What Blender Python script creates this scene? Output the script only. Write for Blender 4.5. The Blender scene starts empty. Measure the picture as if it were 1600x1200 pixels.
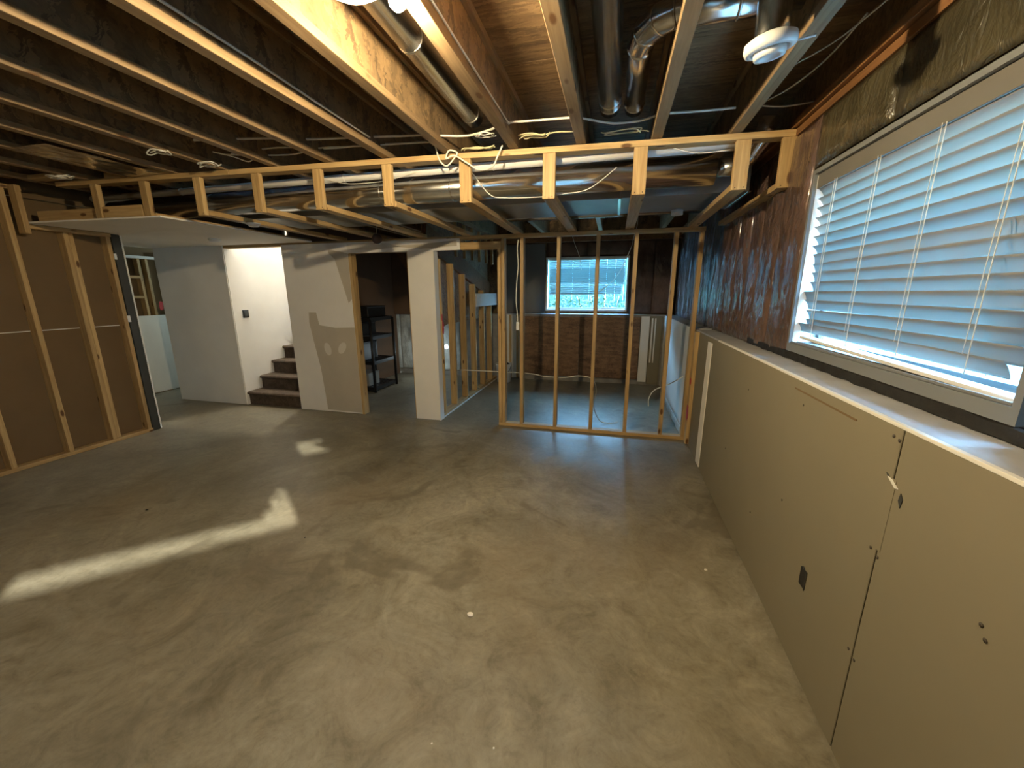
import bpy, bmesh, math, random
from mathutils import Vector, Matrix, noise
random.seed(7)
PI = math.pi
SC = bpy.context.scene
COL = SC.collection

# ------------------------------------------------------------------ camera
cam = bpy.data.cameras.new('camera')
cam.sensor_fit = 'HORIZONTAL'; cam.sensor_width = 36.0
cam.lens = 615.5 / 1600 * 36.0
cam.clip_start = 0.02; cam.clip_end = 200
cob = bpy.data.objects.new('camera', cam); COL.objects.link(cob)
P_, Y_, R_ = 0.22915, 0.24888, 0.00279
fw = Vector((-math.sin(Y_)*math.cos(P_), math.cos(Y_)*math.cos(P_), -math.sin(P_)))
rt = Vector((math.cos(Y_), math.sin(Y_), 0)); dn = fw.cross(rt)
rt2 = rt*math.cos(R_) + dn*math.sin(R_); dn2 = -rt*math.sin(R_) + dn*math.cos(R_)
M = Matrix.Identity(4)
for i in range(3):
    M[i][0] = rt2[i]; M[i][1] = -dn2[i]; M[i][2] = -fw[i]
M[0][3], M[1][3], M[2][3] = 0, 0, 1.58
cob.matrix_world = M
SC.camera = cob

# ------------------------------------------------------------------ world, light, exposure
SC.view_settings.view_transform = 'Standard'
SC.view_settings.look = 'None'
SC.view_settings.gamma = 1
SC.view_settings.use_curve_mapping = False
SC.view_settings.exposure = 0.14
W = bpy.data.worlds.new('sky'); SC.world = W; W.use_nodes = True
bg = W.node_tree.nodes['Background']
bg.inputs[0].default_value = (0.27, 0.62, 1.0, 1); bg.inputs[1].default_value = 54.0
SUN_DIR = Vector((-0.774, 0.633, -0.36)).normalized()
sun = bpy.data.lights.new('sun', 'SUN'); sun.energy = 15; sun.angle = 0.012; sun.color = (1, .93, .78)
so = bpy.data.objects.new('sun', sun); COL.objects.link(so)
so.rotation_euler = SUN_DIR.to_track_quat('-Z', 'Y').to_euler()
def portal(loc, rot, sx, sy):
    l = bpy.data.lights.new('window_daylight', 'AREA'); l.shape = 'RECTANGLE'; l.size = sx; l.size_y = sy
    l.cycles.is_portal = True
    o = bpy.data.objects.new('window_daylight', l); COL.objects.link(o); o.location = loc; o.rotation_euler = rot
portal((1.17, 1.9, 1.74), (0, PI/2, 0), .9, 1.4)
portal((-.5, 7.45, 1.7), (-PI/2, 0, 0), 1.34, .9)
portal((1.17, -1.05, 1.74), (0, PI/2, 0), .9, 2.8)
def bulb_or_fill_light(name, loc, watts, colr, r=0.03):
    l = bpy.data.lights.new(name, 'POINT'); l.energy = watts; l.color = colr; l.shadow_soft_size = r
    o = bpy.data.objects.new(name, l); COL.objects.link(o); o.location = loc
    return o
WARM = (1.0, .79, .47)
bulb_or_fill_light('bulb_or_fill_light', (-2.9, -1.2, 2.40), 17, WARM, .04)      # second bulb of the room, behind the camera
bulb_or_fill_light('bulb_or_fill_light', (-.2, -1.8, 2.40), 3, WARM, .04)       # weak warm light near the rear wall
bulb_or_fill_light('bulb_or_fill_light', (-4.6, 5.6, 4.3), 150, (1, .88, .66), .08)   # landing lamp above the stairs
bulb_or_fill_light('bulb_or_fill_light', (-4.45, 7.3, 3.9), 90, (.55, .75, 1), .25)  # added cool light in the stairwell, standing in for daylight upstairs
bulb_or_fill_light('bulb_or_fill_light', (-3.3, 6.6, .5), 5, (.8, .95, 1.0), .05)  # added cool light, hidden, giving the closet its daylight
bulb_or_fill_light('bulb_or_fill_light', (-6.6, 5.9, 2.1), 14, (.7, .95, 1.0), .05)  # cool light in the side room

# ------------------------------------------------------------------ helpers
def tag(o, label=None, cat=None, group=None, kind=None):
    if label: o['label'] = label
    if cat: o['category'] = cat
    if group: o['group'] = group
    if kind: o['kind'] = kind
    return o
def empty(name, loc=(0, 0, 0), **k):
    o = bpy.data.objects.new(name, None); COL.objects.link(o); o.location = loc; o.empty_display_size = .1
    return tag(o, **k)
def obj(name, me, mat, parent=None, loc=(0, 0, 0), rot=(0, 0, 0), **k):
    o = bpy.data.objects.new(name, me); COL.objects.link(o)
    if mat is not None and len(me.materials) == 0: me.materials.append(mat)
    if parent is not None:
        o.parent = parent
        o.location = Vector(loc) - parent_origin(parent)
    else: o.location = loc
    o.rotation_euler = rot
    return tag(o, **k)
def parent_origin(p):
    v = Vector((0, 0, 0))
    while p is not None: v += p.location; p = p.parent
    return v
def bm_mesh(bm, name, smooth=False):
    me = bpy.data.meshes.new(name); bm.to_mesh(me); bm.free()
    if smooth:
        for p in me.polygons: p.use_smooth = True
    return me
CACHE = {}
def box_mesh(s, mat, bev=0.002):
    key = (round(s[0], 4), round(s[1], 4), round(s[2], 4), mat.name, bev)
    if key in CACHE: return CACHE[key]
    bm = bmesh.new(); bmesh.ops.create_cube(bm, size=1)
    bmesh.ops.scale(bm, vec=s, verts=bm.verts)
    if bev: bmesh.ops.bevel(bm, geom=bm.edges[:], offset=bev, segments=1, affect='EDGES')
    me = bm_mesh(bm, 'board'); me.materials.append(mat); CACHE[key] = me
    return me
def board(name, x0, x1, y0, y1, z0, z1, mat, parent=None, rot=(0, 0, 0), bev=0.002, **k):
    s = (abs(x1-x0), abs(y1-y0), abs(z1-z0))
    return obj(name, box_mesh(s, mat, bev), mat, parent, ((x0+x1)/2, (y0+y1)/2, (z0+z1)/2), rot, **k)
def beam(name, a, b, w, t, mat, parent=None, up=(0, 0, 1), **k):
    """rectangular bar from a to b, w across, t along up; grain along local X"""
    a = Vector(a); b = Vector(b); d = b-a
    x = d.normalized(); u = Vector(up); y = u.cross(x).normalized(); z = x.cross(y)
    me = box_mesh((d.length, w, t), mat)
    R = Matrix((x, y, z)).transposed()
    return obj(name, me, mat, parent, (a+b)/2, R.to_euler(), **k)
def bm_box(bm, x0, x1, y0, y1, z0, z1):
    r = bmesh.ops.create_cube(bm, size=1)
    bmesh.ops.scale(bm, vec=(x1-x0, y1-y0, z1-z0), verts=r['verts'])
    bmesh.ops.translate(bm, vec=((x0+x1)/2, (y0+y1)/2, (z0+z1)/2), verts=r['verts'])
    return r['verts']
def boxes(name, L, mat, parent=None, **k):
    c = Vector(((L[0][0]+L[0][1])/2, (L[0][2]+L[0][3])/2, (L[0][4]+L[0][5])/2))
    bm = bmesh.new()
    for b in L: bm_box(bm, b[0]-c.x, b[1]-c.x, b[2]-c.y, b[3]-c.y, b[4]-c.z, b[5]-c.z)
    return obj(name, bm_mesh(bm, name), mat, parent, c, **k)
def smooth_path(pts, n=6):
    P = [Vector(p) for p in pts]
    if len(P) < 3: return P
    out = []
    for i in range(len(P)-1):
        p0 = P[max(i-1, 0)]; p1 = P[i]; p2 = P[i+1]; p3 = P[min(i+2, len(P)-1)]
        for j in range(n):
            t = j/n
            out.append(.5*((2*p1)+(-p0+p2)*t+(2*p0-5*p1+4*p2-p3)*t*t+(-p0+3*p1-3*p2+p3)*t*t*t))
    out.append(P[-1]); return out
def tube_bm(bm, path, r, seg=8, caps=True, flat=1.0):
    P = [Vector(p) for p in path]; rings = []
    prev = None
    for i, p in enumerate(P):
        d = (P[min(i+1, len(P)-1)]-P[max(i-1, 0)]).normalized()
        if prev is None:
            u = Vector((0, 0, 1)) if abs(d.z) < .9 else Vector((1, 0, 0))
        else: u = prev
        s = d.cross(u)
        if s.length < 1e-5: s = d.cross(Vector((0, 1, 0)))
        s.normalize(); u = s.cross(d).normalized(); prev = u
        rr = r[i] if isinstance(r, (list, tuple)) else r
        rings.append([bm.verts.new(p + s*math.cos(a)*rr + u*math.sin(a)*rr*flat) for a in [2*PI*k/seg for k in range(seg)]])
    for a, b in zip(rings, rings[1:]):
        for k in range(seg): bm.faces.new((a[k], a[(k+1) % seg], b[(k+1) % seg], b[k]))
    if caps:
        bm.faces.new(rings[0][::-1]); bm.faces.new(rings[-1])
def tube(name, pts, r, mat, parent=None, seg=8, smooth=True, n=6, flat=1.0, caps=True, **k):
    path = smooth_path(pts, n) if smooth else [Vector(p) for p in pts]
    o = path[0].copy()
    bm = bmesh.new(); tube_bm(bm, [p-o for p in path], r, seg, caps, flat)
    bmesh.ops.recalc_face_normals(bm, faces=bm.faces)
    return obj(name, bm_mesh(bm, name, True), mat, parent, o, **k)
def lathe(name, prof, mat, parent=None, loc=(0, 0, 0), rot=(0, 0, 0), seg=32, smooth=True, **k):
    bm = bmesh.new(); rings = []
    for (r, z) in prof:
        if r < 1e-5: rings.append([bm.verts.new((0, 0, z))])
        else: rings.append([bm.verts.new((r*math.cos(2*PI*i/seg), r*math.sin(2*PI*i/seg), z)) for i in range(seg)])
    for a, b in zip(rings, rings[1:]):
        for i in range(seg):
            j = (i+1) % seg
            if len(a) == 1 and len(b) == 1: continue
            if len(a) == 1: bm.faces.new((a[0], b[j], b[i]))
            elif len(b) == 1: bm.faces.new((a[i], a[j], b[0]))
            else: bm.faces.new((a[i], a[j], b[j], b[i]))
    bmesh.ops.recalc_face_normals(bm, faces=bm.faces)
    return obj(name, bm_mesh(bm, name, smooth), mat, parent, loc, rot, **k)

# ------------------------------------------------------------------ materials
MATS = {}
class N:
    def __init__(s, name):
        s.m = bpy.data.materials.new(name); s.m.use_nodes = True
        s.t = s.m.node_tree; s.n = s.t.nodes; s.l = s.t.links
        s.b = s.n['Principled BSDF']; s.out = s.n['Material Output']
    def node(s, typ, **k):
        x = s.n.new(typ)
        for a, v in k.items():
            if a.startswith('i_'): x.inputs[a[2:].replace('_', ' ')].default_value = v
            else: setattr(x, a, v)
        return x
    def link(s, a, b): s.l.new(a, b)
    def coords(s, scale=(1, 1, 1), kind='Object', rnd=True):
        tc = s.node('ShaderNodeTexCoord'); mp = s.node('ShaderNodeMapping'); mp.inputs['Scale'].default_value = scale
        src = tc.outputs[kind]
        if rnd:
            oi = s.node('ShaderNodeObjectInfo'); mul = s.node('ShaderNodeMath', operation='MULTIPLY'); mul.inputs[1].default_value = 37.0
            s.link(oi.outputs['Random'], mul.inputs[0])
            add = s.node('ShaderNodeVectorMath', operation='ADD'); s.link(src, add.inputs[0]); s.link(mul.outputs[0], add.inputs[1])
            src = add.outputs[0]
        s.link(src, mp.inputs['Vector']); return mp.outputs[0]
    def noise(s, vec, scale, detail=4, rough=.55, dist=0):
        x = s.node('ShaderNodeTexNoise'); x.inputs['Scale'].default_value = scale; x.inputs['Detail'].default_value = detail
        x.inputs['Roughness'].default_value = rough; x.inputs['Distortion'].default_value = dist
        s.link(vec, x.inputs['Vector']); return x
    def ramp(s, fac, stops):
        x = s.node('ShaderNodeValToRGB'); e = x.color_ramp.elements
        while len(e) < len(stops): e.new(.5)
        for el, (p, c) in zip(e, stops):
            el.position = p; el.color = (*c, 1) if len(c) == 3 else c
        s.link(fac, x.inputs[0]); return x.outputs[0]
    def mix(s, fac, a, b, mode='MIX'):
        x = s.node('ShaderNodeMix', data_type='RGBA', blend_type=mode)
        for sock, v in ((x.inputs[0], fac), (x.inputs[6], a), (x.inputs[7], b)):
            if hasattr(v, 'links') or hasattr(v, 'is_linked'): s.link(v, sock)
            elif isinstance(v, (int, float)): sock.default_value = v
            else: sock.default_value = (*v, 1)
        return x.outputs[2]
    def bump(s, h, strength=.3, dist=.01):
        x = s.node('ShaderNodeBump'); x.inputs['Strength'].default_value = strength; x.inputs['Distance'].default_value = dist
        s.link(h, x.inputs['Height']); s.link(x.outputs[0], s.b.inputs['Normal']); return x
    def done(s, **k):
        for a, v in k.items():
            key = a.replace('_', ' ')
            sock = s.b.inputs[key]
            if hasattr(v, 'is_linked'): s.link(v, sock)
            elif isinstance(v, tuple) and len(v) == 3: sock.default_value = (*v, 1)
            else: sock.default_value = v
        return s.m

def wood(name, axis, light=(.62, .45, .22), dark=(.43, .28, .12), rough=.55):
    """pine lumber with grain along a local axis"""
    s = N(name)
    sc = [22, 22, 22]; sc[axis] = 1.1
    v = s.coords(tuple(sc))
    n1 = s.noise(v, 2.2, 5, .6, .6)
    sc2 = [1.5, 1.5, 1.5]; sc2[axis] = .5
    n2 = s.noise(s.coords(tuple(sc2)), 3, 3)
    base = s.ramp(n1.outputs[0], [(.3, dark), (.62, light)])
    hue = s.ramp(n2.outputs[0], [(.3, (.82, .78, .72)), (.7, (1.08, 1.04, 1.0))])
    c = s.mix(1.0, base, hue, 'MULTIPLY')
    ks = [9, 9, 9]; ks[axis] = 3.6
    vo = s.node('ShaderNodeTexVoronoi'); vo.inputs['Scale'].default_value = 1.1
    s.link(s.coords(tuple(ks)), vo.inputs['Vector'])
    kn = s.ramp(vo.outputs['Distance'], [(.10, (1, 1, 1)), (.17, (0, 0, 0))])
    c = s.mix(kn, c, (.13, .06, .02))
    oi = s.node('ShaderNodeObjectInfo')
    tone = s.ramp(oi.outputs['Random'], [(0, (.85, .83, .8)), (1, (1.1, 1.1, 1.1))])
    c = s.mix(1.0, c, tone, 'MULTIPLY')
    s.bump(n1.outputs[0], .15, .002)
    return s.done(Base_Color=c, Roughness=rough)
def osb(name, light, dark, scale=1.0, stretch=(1, 1, 1), bump=.35, flake=(.35, 1.6, 1.6)):
    s = N(name)
    v = s.coords(tuple(scale*x for x in stretch), rnd=False)
    big = s.noise(v, 4.5, 3, .6, .8); mid_ = s.noise(v, 17, 4, .65, 1.6)
    sv = s.coords(tuple(scale*x*y for x, y in zip(stretch, flake)), rnd=False)
    vo = s.node('ShaderNodeTexVoronoi'); vo.inputs['Scale'].default_value = 24; vo.inputs['Randomness'].default_value = 1
    wv = s.node('ShaderNodeVectorMath', operation='MULTIPLY_ADD'); s.link(mid_.outputs['Color'], wv.inputs[0]); wv.inputs[1].default_value = (.12, .12, .12); s.link(sv, wv.inputs[2])
    s.link(wv.outputs[0], vo.inputs['Vector'])
    sep = s.node('ShaderNodeSeparateColor'); s.link(vo.outputs['Color'], sep.inputs[0])
    a1 = s.mix(.45, mid_.outputs[0], sep.outputs[0]); a = s.mix(.45, a1, big.outputs[0])
    mid = tuple((l+d)/2 for l, d in zip(light, dark))
    c = s.ramp(a, [(.30, dark), (.45, mid), (.60, light), (.78, tuple(min(1, x*1.35) for x in light))])
    s.bump(a, bump, .004)
    return s.done(Base_Color=c, Roughness=.6)
def plain(name, c, rough=.6, metal=0, var=.08, scale=3, bump=0, spec=.5, rnd=True):
    s = N(name); v = s.coords(rnd=rnd)
    n = s.noise(v, scale, 4)
    lo = tuple(x*(1-var) for x in c); hi = tuple(min(1, x*(1+var)) for x in c)
    col = s.ramp(n.outputs[0], [(.3, lo), (.7, hi)])
    if bump: s.bump(n.outputs[0], bump, .004)
    m = s.done(Base_Color=col, Roughness=rough, Metallic=metal)
    s.b.inputs['Specular IOR Level'].default_value = spec
    return m

WX = wood('pine_x', 0); WY = wood('pine_y', 1); WZ = wood('pine_z', 2)
JY = wood('joist_flange_lumber', 1, (.36, .26, .15), (.23, .155, .085))
RY = wood('old_plate_lumber', 1, (.30, .15, .06), (.17, .08, .03))
OSBF = osb('osb_subfloor', (.34, .225, .12), (.13, .08, .045), 1.0, (.5, 1.6, 1))
OSBW = osb('osb_web', (.29, .19, .095), (.085, .058, .034), .8, (1, 1, 1), .35, (1, 1.2, .5))
OSBP = osb('osb_panel', (.27, .15, .075), (.10, .05, .028), 1.0)
PAPER = plain('drywall_back_paper', (.185, .12, .058), .85, var=.06)
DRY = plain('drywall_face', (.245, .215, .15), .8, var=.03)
DRYW = plain('drywall_white', (.88, .85, .79), .75, var=.03)
DRYB = plain('drywall_edge_paper', (.83, .81, .76), .7, var=.03)
MUD = plain('joint_compound', (.56, .50, .40), .8, var=.05)
MUDL = plain('joint_compound_dry', (.76, .72, .64), .8, var=.05)
LEDGE = plain('ledge_grey', (.42, .43, .45), .55, var=.12, scale=6)
CONC2 = plain('foundation_concrete', (.30, .28, .25), .85, var=.2, scale=8, bump=.3)
BLACK = plain('black_sealant', (.012, .011, .010), .7, var=.5, scale=30, bump=.8)
BLK = plain('black_plastic', (.012, .012, .013), .45)
CHAR = plain('charcoal_grey', (.045, .048, .045), .6)
VINYL = plain('white_vinyl', (.80, .80, .78), .35, var=.02)
PVC = plain('white_pvc_pipe', (.85, .85, .84), .35, var=.02)
CABLE = plain('white_cable_jacket', (.82, .80, .72), .45, var=.04)
YCABLE = plain('yellow_cable_jacket', (.74, .66, .40), .45, var=.04)
RED = plain('red_sheathing_tape', (.55, .03, .035), .35, var=.15)
BROWNP = plain('brown_fixture', (.09, .055, .045), .6)
WPL = plain('white_plastic', (.82, .83, .82), .35, var=.02)
STEELN = plain('nail_steel', (.12, .09, .07), .4, 1)
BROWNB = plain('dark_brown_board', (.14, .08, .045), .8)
WFR = plain('window_frame_shaded', (.19, .20, .21), .4, var=.03)  # window vinyl with the shade on the trim put into its colour
NAVY = plain('dark_grey_brown', (.09, .075, .06), .8)  # plain dark tone of the subfloor cover and screw holes
GREYW = plain('grey_drywall', (.20, .195, .185), .8, var=.05)
PEB = plain('white_plaster_chip', (.85, .80, .72), .7)
FOAM = plain('membrane_white', (.72, .74, .76), .5, var=.06)
PINK = plain('pink_insulation', (.55, .22, .20), .9, var=.2, scale=30, bump=.6)
GRAVEL = plain('pale_gravel', (.20, .24, .25), .9, var=.3, scale=40)
BACKDROP = plain('dark_backdrop_boards', (.018, .060, .072), .9, var=.3, scale=12)  # for the boards added behind the far window to cut the sky glare
GRASS = plain('lawn_green', (.02, .05, .015), .9, var=.4, scale=30)
LEAF = plain('shrub_leaf', (.035, .085, .022), .6, var=.3, scale=20)

def metal_mat():
    s = N('galvanised_steel'); v = s.coords((1, 1, 1))
    n = s.noise(v, 9, 4, .6)
    vo = s.node('ShaderNodeTexVoronoi'); vo.inputs['Scale'].default_value = 45; s.link(v, vo.inputs['Vector'])
    c = s.ramp(n.outputs[0], [(.3, (.68, .68, .68)), (.7, (.82, .82, .80))])
    r = s.ramp(n.outputs[0], [(.3, (.16,)*3), (.7, (.21,)*3)])
    return s.done(Base_Color=c, Metallic=1.0, Roughness=r)
METAL = metal_mat()
METALD = plain('dull_sheet_metal', (.42, .43, .42), .42, 1, var=.12)

def concrete():
    s = N('concrete_floor'); v = s.coords(rnd=False)
    n1 = s.noise(v, .55, 8, .62, .8)      # large blotches
    n2 = s.noise(v, 2.4, 10, .68, 2.2)    # trowel swirls
    n3 = s.noise(v, 45, 4, .7)            # grit
    c1 = s.ramp(n1.outputs[0], [(.30, (.155, .135, .095)), (.50, (.255, .228, .168)), (.70, (.34, .31, .24))])
    c2 = s.ramp(n2.outputs[0], [(.30, (.60, .58, .54)), (.44, (.90, .89, .86)), (.56, (1.06, 1.06, 1.06)), (.70, (1.32, 1.30, 1.25))])
    n6 = s.noise(v, 7, 8, .72, 3.0)
    c6 = s.ramp(n6.outputs[0], [(.35, (.74, .73, .70)), (.5, (1, 1, 1)), (.68, (1.16, 1.15, 1.12))])
    c = s.mix(.95, c1, c2, 'MULTIPLY'); c = s.mix(.6, c, c6, 'MULTIPLY')
    c3 = s.ramp(n3.outputs[0], [(.25, (.8, .79, .77)), (.5, (1, 1, 1)), (.75, (1.12, 1.11, 1.1))])
    c = s.mix(.6, c, c3, 'MULTIPLY')
    n4 = s.noise(v, 1.15, 3, .5, 1.5)
    st = s.ramp(n4.outputs[0], [(.62, (0, 0, 0)), (.66, (.55, .55, .55)), (1, (.55, .55, .55))])
    c = s.mix(st, c, (.135, .115, .08))
    n5 = s.noise(v, .8, 2, .5, .3)
    c = s.mix(s.ramp(n5.outputs[0], [(.55, (0, 0, 0)), (.75, (.30, .30, .30))]), c, (.28, .205, .125))
    r = s.ramp(n2.outputs[0], [(.3, (.30,)*3), (.7, (.50,)*3)])
    mh = s.node('ShaderNodeMath', operation='ADD'); s.link(n2.outputs[0], mh.inputs[0]); s.link(n3.outputs[0], mh.inputs[1])
    s.bump(mh.outputs[0], .10, .006)
    return s.done(Base_Color=c, Roughness=r)
CONC = concrete()

def poly(name, base, rough=.13, sc=(1, 1, .55)):
    """clear vapour barrier pressed on insulation: coloured core under a wrinkled glossy film"""
    s = N(name); v = s.coords(sc)
    n1 = s.noise(v, 6, 3, .5, 1.2); n2 = s.noise(v, 17, 3, .55, 2.0)
    vo = s.node('ShaderNodeTexVoronoi', feature='SMOOTH_F1'); vo.inputs['Scale'].default_value = 7; s.link(v, vo.inputs['Vector'])
    n4 = s.noise(s.coords((1, 1, 1)), 3, 4)
    c = s.ramp(n4.outputs[0], [(.3, tuple(x*.6 for x in base)), (.7, tuple(min(1, x*1.35) for x in base))])
    a = s.node('ShaderNodeMath', operation='ADD'); s.link(n1.outputs[0], a.inputs[0]); s.link(vo.outputs['Distance'], a.inputs[1])
    m = s.node('ShaderNodeMath', operation='MULTIPLY_ADD'); s.link(n2.outputs[0], m.inputs[0]); m.inputs[1].default_value = .6; s.link(a.outputs[0], m.inputs[2])
    s.bump(m.outputs[0], .8, .03)
    return s.done(Base_Color=c, Roughness=rough, Coat_Weight=.6, Coat_Roughness=.08)
POLY = poly('plastic_over_pink_insulation', (.12, .075, .06), .08)
POLYY = poly('plastic_over_yellow_insulation', (.062, .052, .028), .3)
POLYB = poly('plastic_with_window_sheen', (.16, .14, .15), .15)  # greyer copy of the insulation plastic, tinted for reflected window light
POLYW = poly('white_plastic_over_insulation', (.55, .58, .55), .3)

def slat_mat():
    s = N('blind_slat_vinyl'); v = s.coords()
    n = s.noise(v, 4, 2)
    col = s.ramp(n.outputs[0], [(.3, (.26, .25, .235)), (.7, (.29, .28, .265))])
    tr = s.node('ShaderNodeBsdfTranslucent'); tr.inputs[0].default_value = (.29, .70, .74, 1)
    mx = s.node('ShaderNodeMixShader'); mx.inputs[0].default_value = .18
    s.link(s.b.outputs[0], mx.inputs[1]); s.link(tr.outputs[0], mx.inputs[2]); s.link(mx.outputs[0], s.out.inputs[0])
    return s.done(Base_Color=col, Roughness=.5)
SLAT = slat_mat()
def glass_mat():
    s = N('window_glass')
    t = s.node('ShaderNodeBsdfTransparent'); g = s.node('ShaderNodeBsdfGlossy'); g.inputs['Roughness'].default_value = .02
    f = s.node('ShaderNodeFresnel'); f.inputs[0].default_value = 1.45
    n = s.noise(s.coords(), 3, 2); c = s.ramp(n.outputs[0], [(0, (.93, .96, .96)), (1, (.96, .98, .98))]); s.link(c, t.inputs[0])
    mx = s.node('ShaderNodeMixShader'); ge = s.node('ShaderNodeNewGeometry'); iv = s.node('ShaderNodeMath', operation='SUBTRACT'); iv.inputs[0].default_value = 1
    s.link(ge.outputs['Backfacing'], iv.inputs[1]); fm = s.node('ShaderNodeMath', operation='MULTIPLY'); s.link(f.outputs[0], fm.inputs[0]); s.link(iv.outputs[0], fm.inputs[1])
    s.link(fm.outputs[0], mx.inputs[0]); s.link(t.outputs[0], mx.inputs[1]); s.link(g.outputs[0], mx.inputs[2])
    s.link(mx.outputs[0], s.out.inputs[0]); return s.m
GLASS = glass_mat()
def emit(name, c, st):
    s = N(name); s.b.inputs['Emission Color'].default_value = (*c, 1); s.b.inputs['Emission Strength'].default_value = st
    return s.done(Base_Color=(.9, .9, .85))
def carpet():
    s = N('brown_stair_carpet'); v = s.coords()
    n = s.noise(v, 90, 3, .7); n2 = s.noise(v, 14, 3, .6)
    m = s.node('ShaderNodeMath', operation='ADD'); s.link(n.outputs[0], m.inputs[0]); s.link(n2.outputs[0], m.inputs[1])
    c = s.ramp(m.outputs[0], [(.35, (.045, .030, .020)), (.65, (.14, .10, .07))])
    m2 = s.node('ShaderNodeMath', operation='MULTIPLY'); s.link(m.outputs[0], m2.inputs[0]); m2.inputs[1].default_value = .5
    s.link(m2.outputs[0], c.node.inputs[0])
    s.bump(n.outputs[0], .9, .01)
    return s.done(Base_Color=c, Roughness=1.0)
CARPET = carpet()

# ================================================================== SETTING: outer shell
S = 'structure'
board('floor', -9, 1.3, -3.6, 9, -.15, 0, CONC, bev=0, kind=S)
XR, XB, XW = .82, 1.01, 1.00       # drywall face, back of ledge, upper wall face
# right wall: foundation, upper sheathing with two window openings
wr = empty('wall_right', (1.0, 2, 0), kind=S)
boxes('foundation_wall', [(.86, 1.35, -3.6, 7.6, 0, 1.19)], CONC2, wr)
board('sheathing', 1.10, 1.14, -3.6, -2.5, 1.19, 2.83, OSBW, wr, bev=0)
board('sheathing', 1.10, 1.14, .36, 1.18, 1.19, 2.83, OSBW, wr, bev=0)
board('sheathing', 1.10, 1.14, 2.62, 7.6, 1.19, 2.83, OSBW, wr, bev=0)
board('sheathing', 1.10, 1.14, -2.5, .36, 2.20, 2.83, OSBW, wr, bev=0)
board('sheathing', 1.10, 1.14, 1.18, 2.62, 2.20, 2.83, OSBW, wr, bev=0)
board('sheathing', 1.10, 1.14, -2.5, .36, 1.19, 1.245, OSBW, wr, bev=0)
board('sheathing', 1.10, 1.14, 1.18, 2.62, 1.19, 1.245, OSBW, wr, bev=0)
# drywall panels on the foundation
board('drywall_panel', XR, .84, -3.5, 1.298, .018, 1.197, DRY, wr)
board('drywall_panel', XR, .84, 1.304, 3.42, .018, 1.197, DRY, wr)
board('drywall_panel', XR+.004, .84, 4.50, 6.98, .018, 1.197, DRYW, wr)
board('compound_strip', .8188, .8215, 1.285, 1.318, .81, 1.045, DRY, wr, bev=0)
board('concrete_strip', .835, .86, 3.42, 4.50, .0, 1.19, DRY, wr)
board('concrete_strip', .84, .86, -3.5, 3.42, .0, 1.19, CONC2, wr)
board('drywall_strip', XR+.006, .835, 3.66, 3.80, .012, 1.15, DRYW, wr)
board('furring_strip', .80, .835, 4.22, 4.30, .02, 1.19, WZ, wr)
board('paper_edge', XR-.002, XR+.014, -3.5, 3.42, 1.195, 1.206, DRYB, wr, bev=.001)
board('ledge', .834, XW, -3.5, 4.40, 1.190, 1.203, LEDGE, wr, bev=.001)
board('ledge', .834, XW, 4.50, 7.0, 1.190, 1.203, LEDGE, wr, bev=.001)
def rough_strip(name, x, y0, y1, z0, z1, mat, parent, d=.012):
    bm = bmesh.new(); n = int(abs(y1-y0)/.02)
    rows = []
    for i in range(n+1):
        y = y0+(y1-y0)*i/n
        t = z1 + .010*noise.noise(Vector((y*9, 3, 0))); b = z0 + .009*noise.noise(Vector((y*14, 9, 0)))
        dd = d + .006*noise.noise(Vector((y*11, 5, 2)))
        rows.append([bm.verts.new((x, y, b)), bm.verts.new((x-dd, y, b+.003)), bm.verts.new((x-dd, y, t-.004)), bm.verts.new((x, y, t))])
    for a, b in zip(rows, rows[1:]):
        for k in range(3): bm.faces.new((a[k], a[k+1], b[k+1], b[k]))
    bmesh.ops.recalc_face_normals(bm, faces=bm.faces)
    return obj(name, bm_mesh(bm, name), mat, parent)
rough_strip('black_sealant', XW-.004, .5, 3.3, 1.203, 1.248, BLACK, wr)
board('sill_plate', 1.0, 1.10, -3.5, 7.1, 1.203, 1.24, RY, wr)
board('wall_plate', .985, 1.10, -3.5, 7.1, 2.47, 2.51, RY, wr)
board('wall_plate', .965, 1.09, -3.5, 7.1, 2.515, 2.555, RY, wr)
board('rim_joist', 1.06, 1.10, -3.5, 7.1, 2.555, 2.82, OSBF, wr)
for y in (-2.9, -2.54, .40, .8, 1.14, 2.66, 3.05, 3.45, 3.86, 4.27, 4.68, 5.08, 5.49, 5.9, 6.3, 6.7, 7.0):
    board('stud', 1.01, 1.10, y-.019, y+.019, 1.24, 2.47, WZ, wr)
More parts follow.
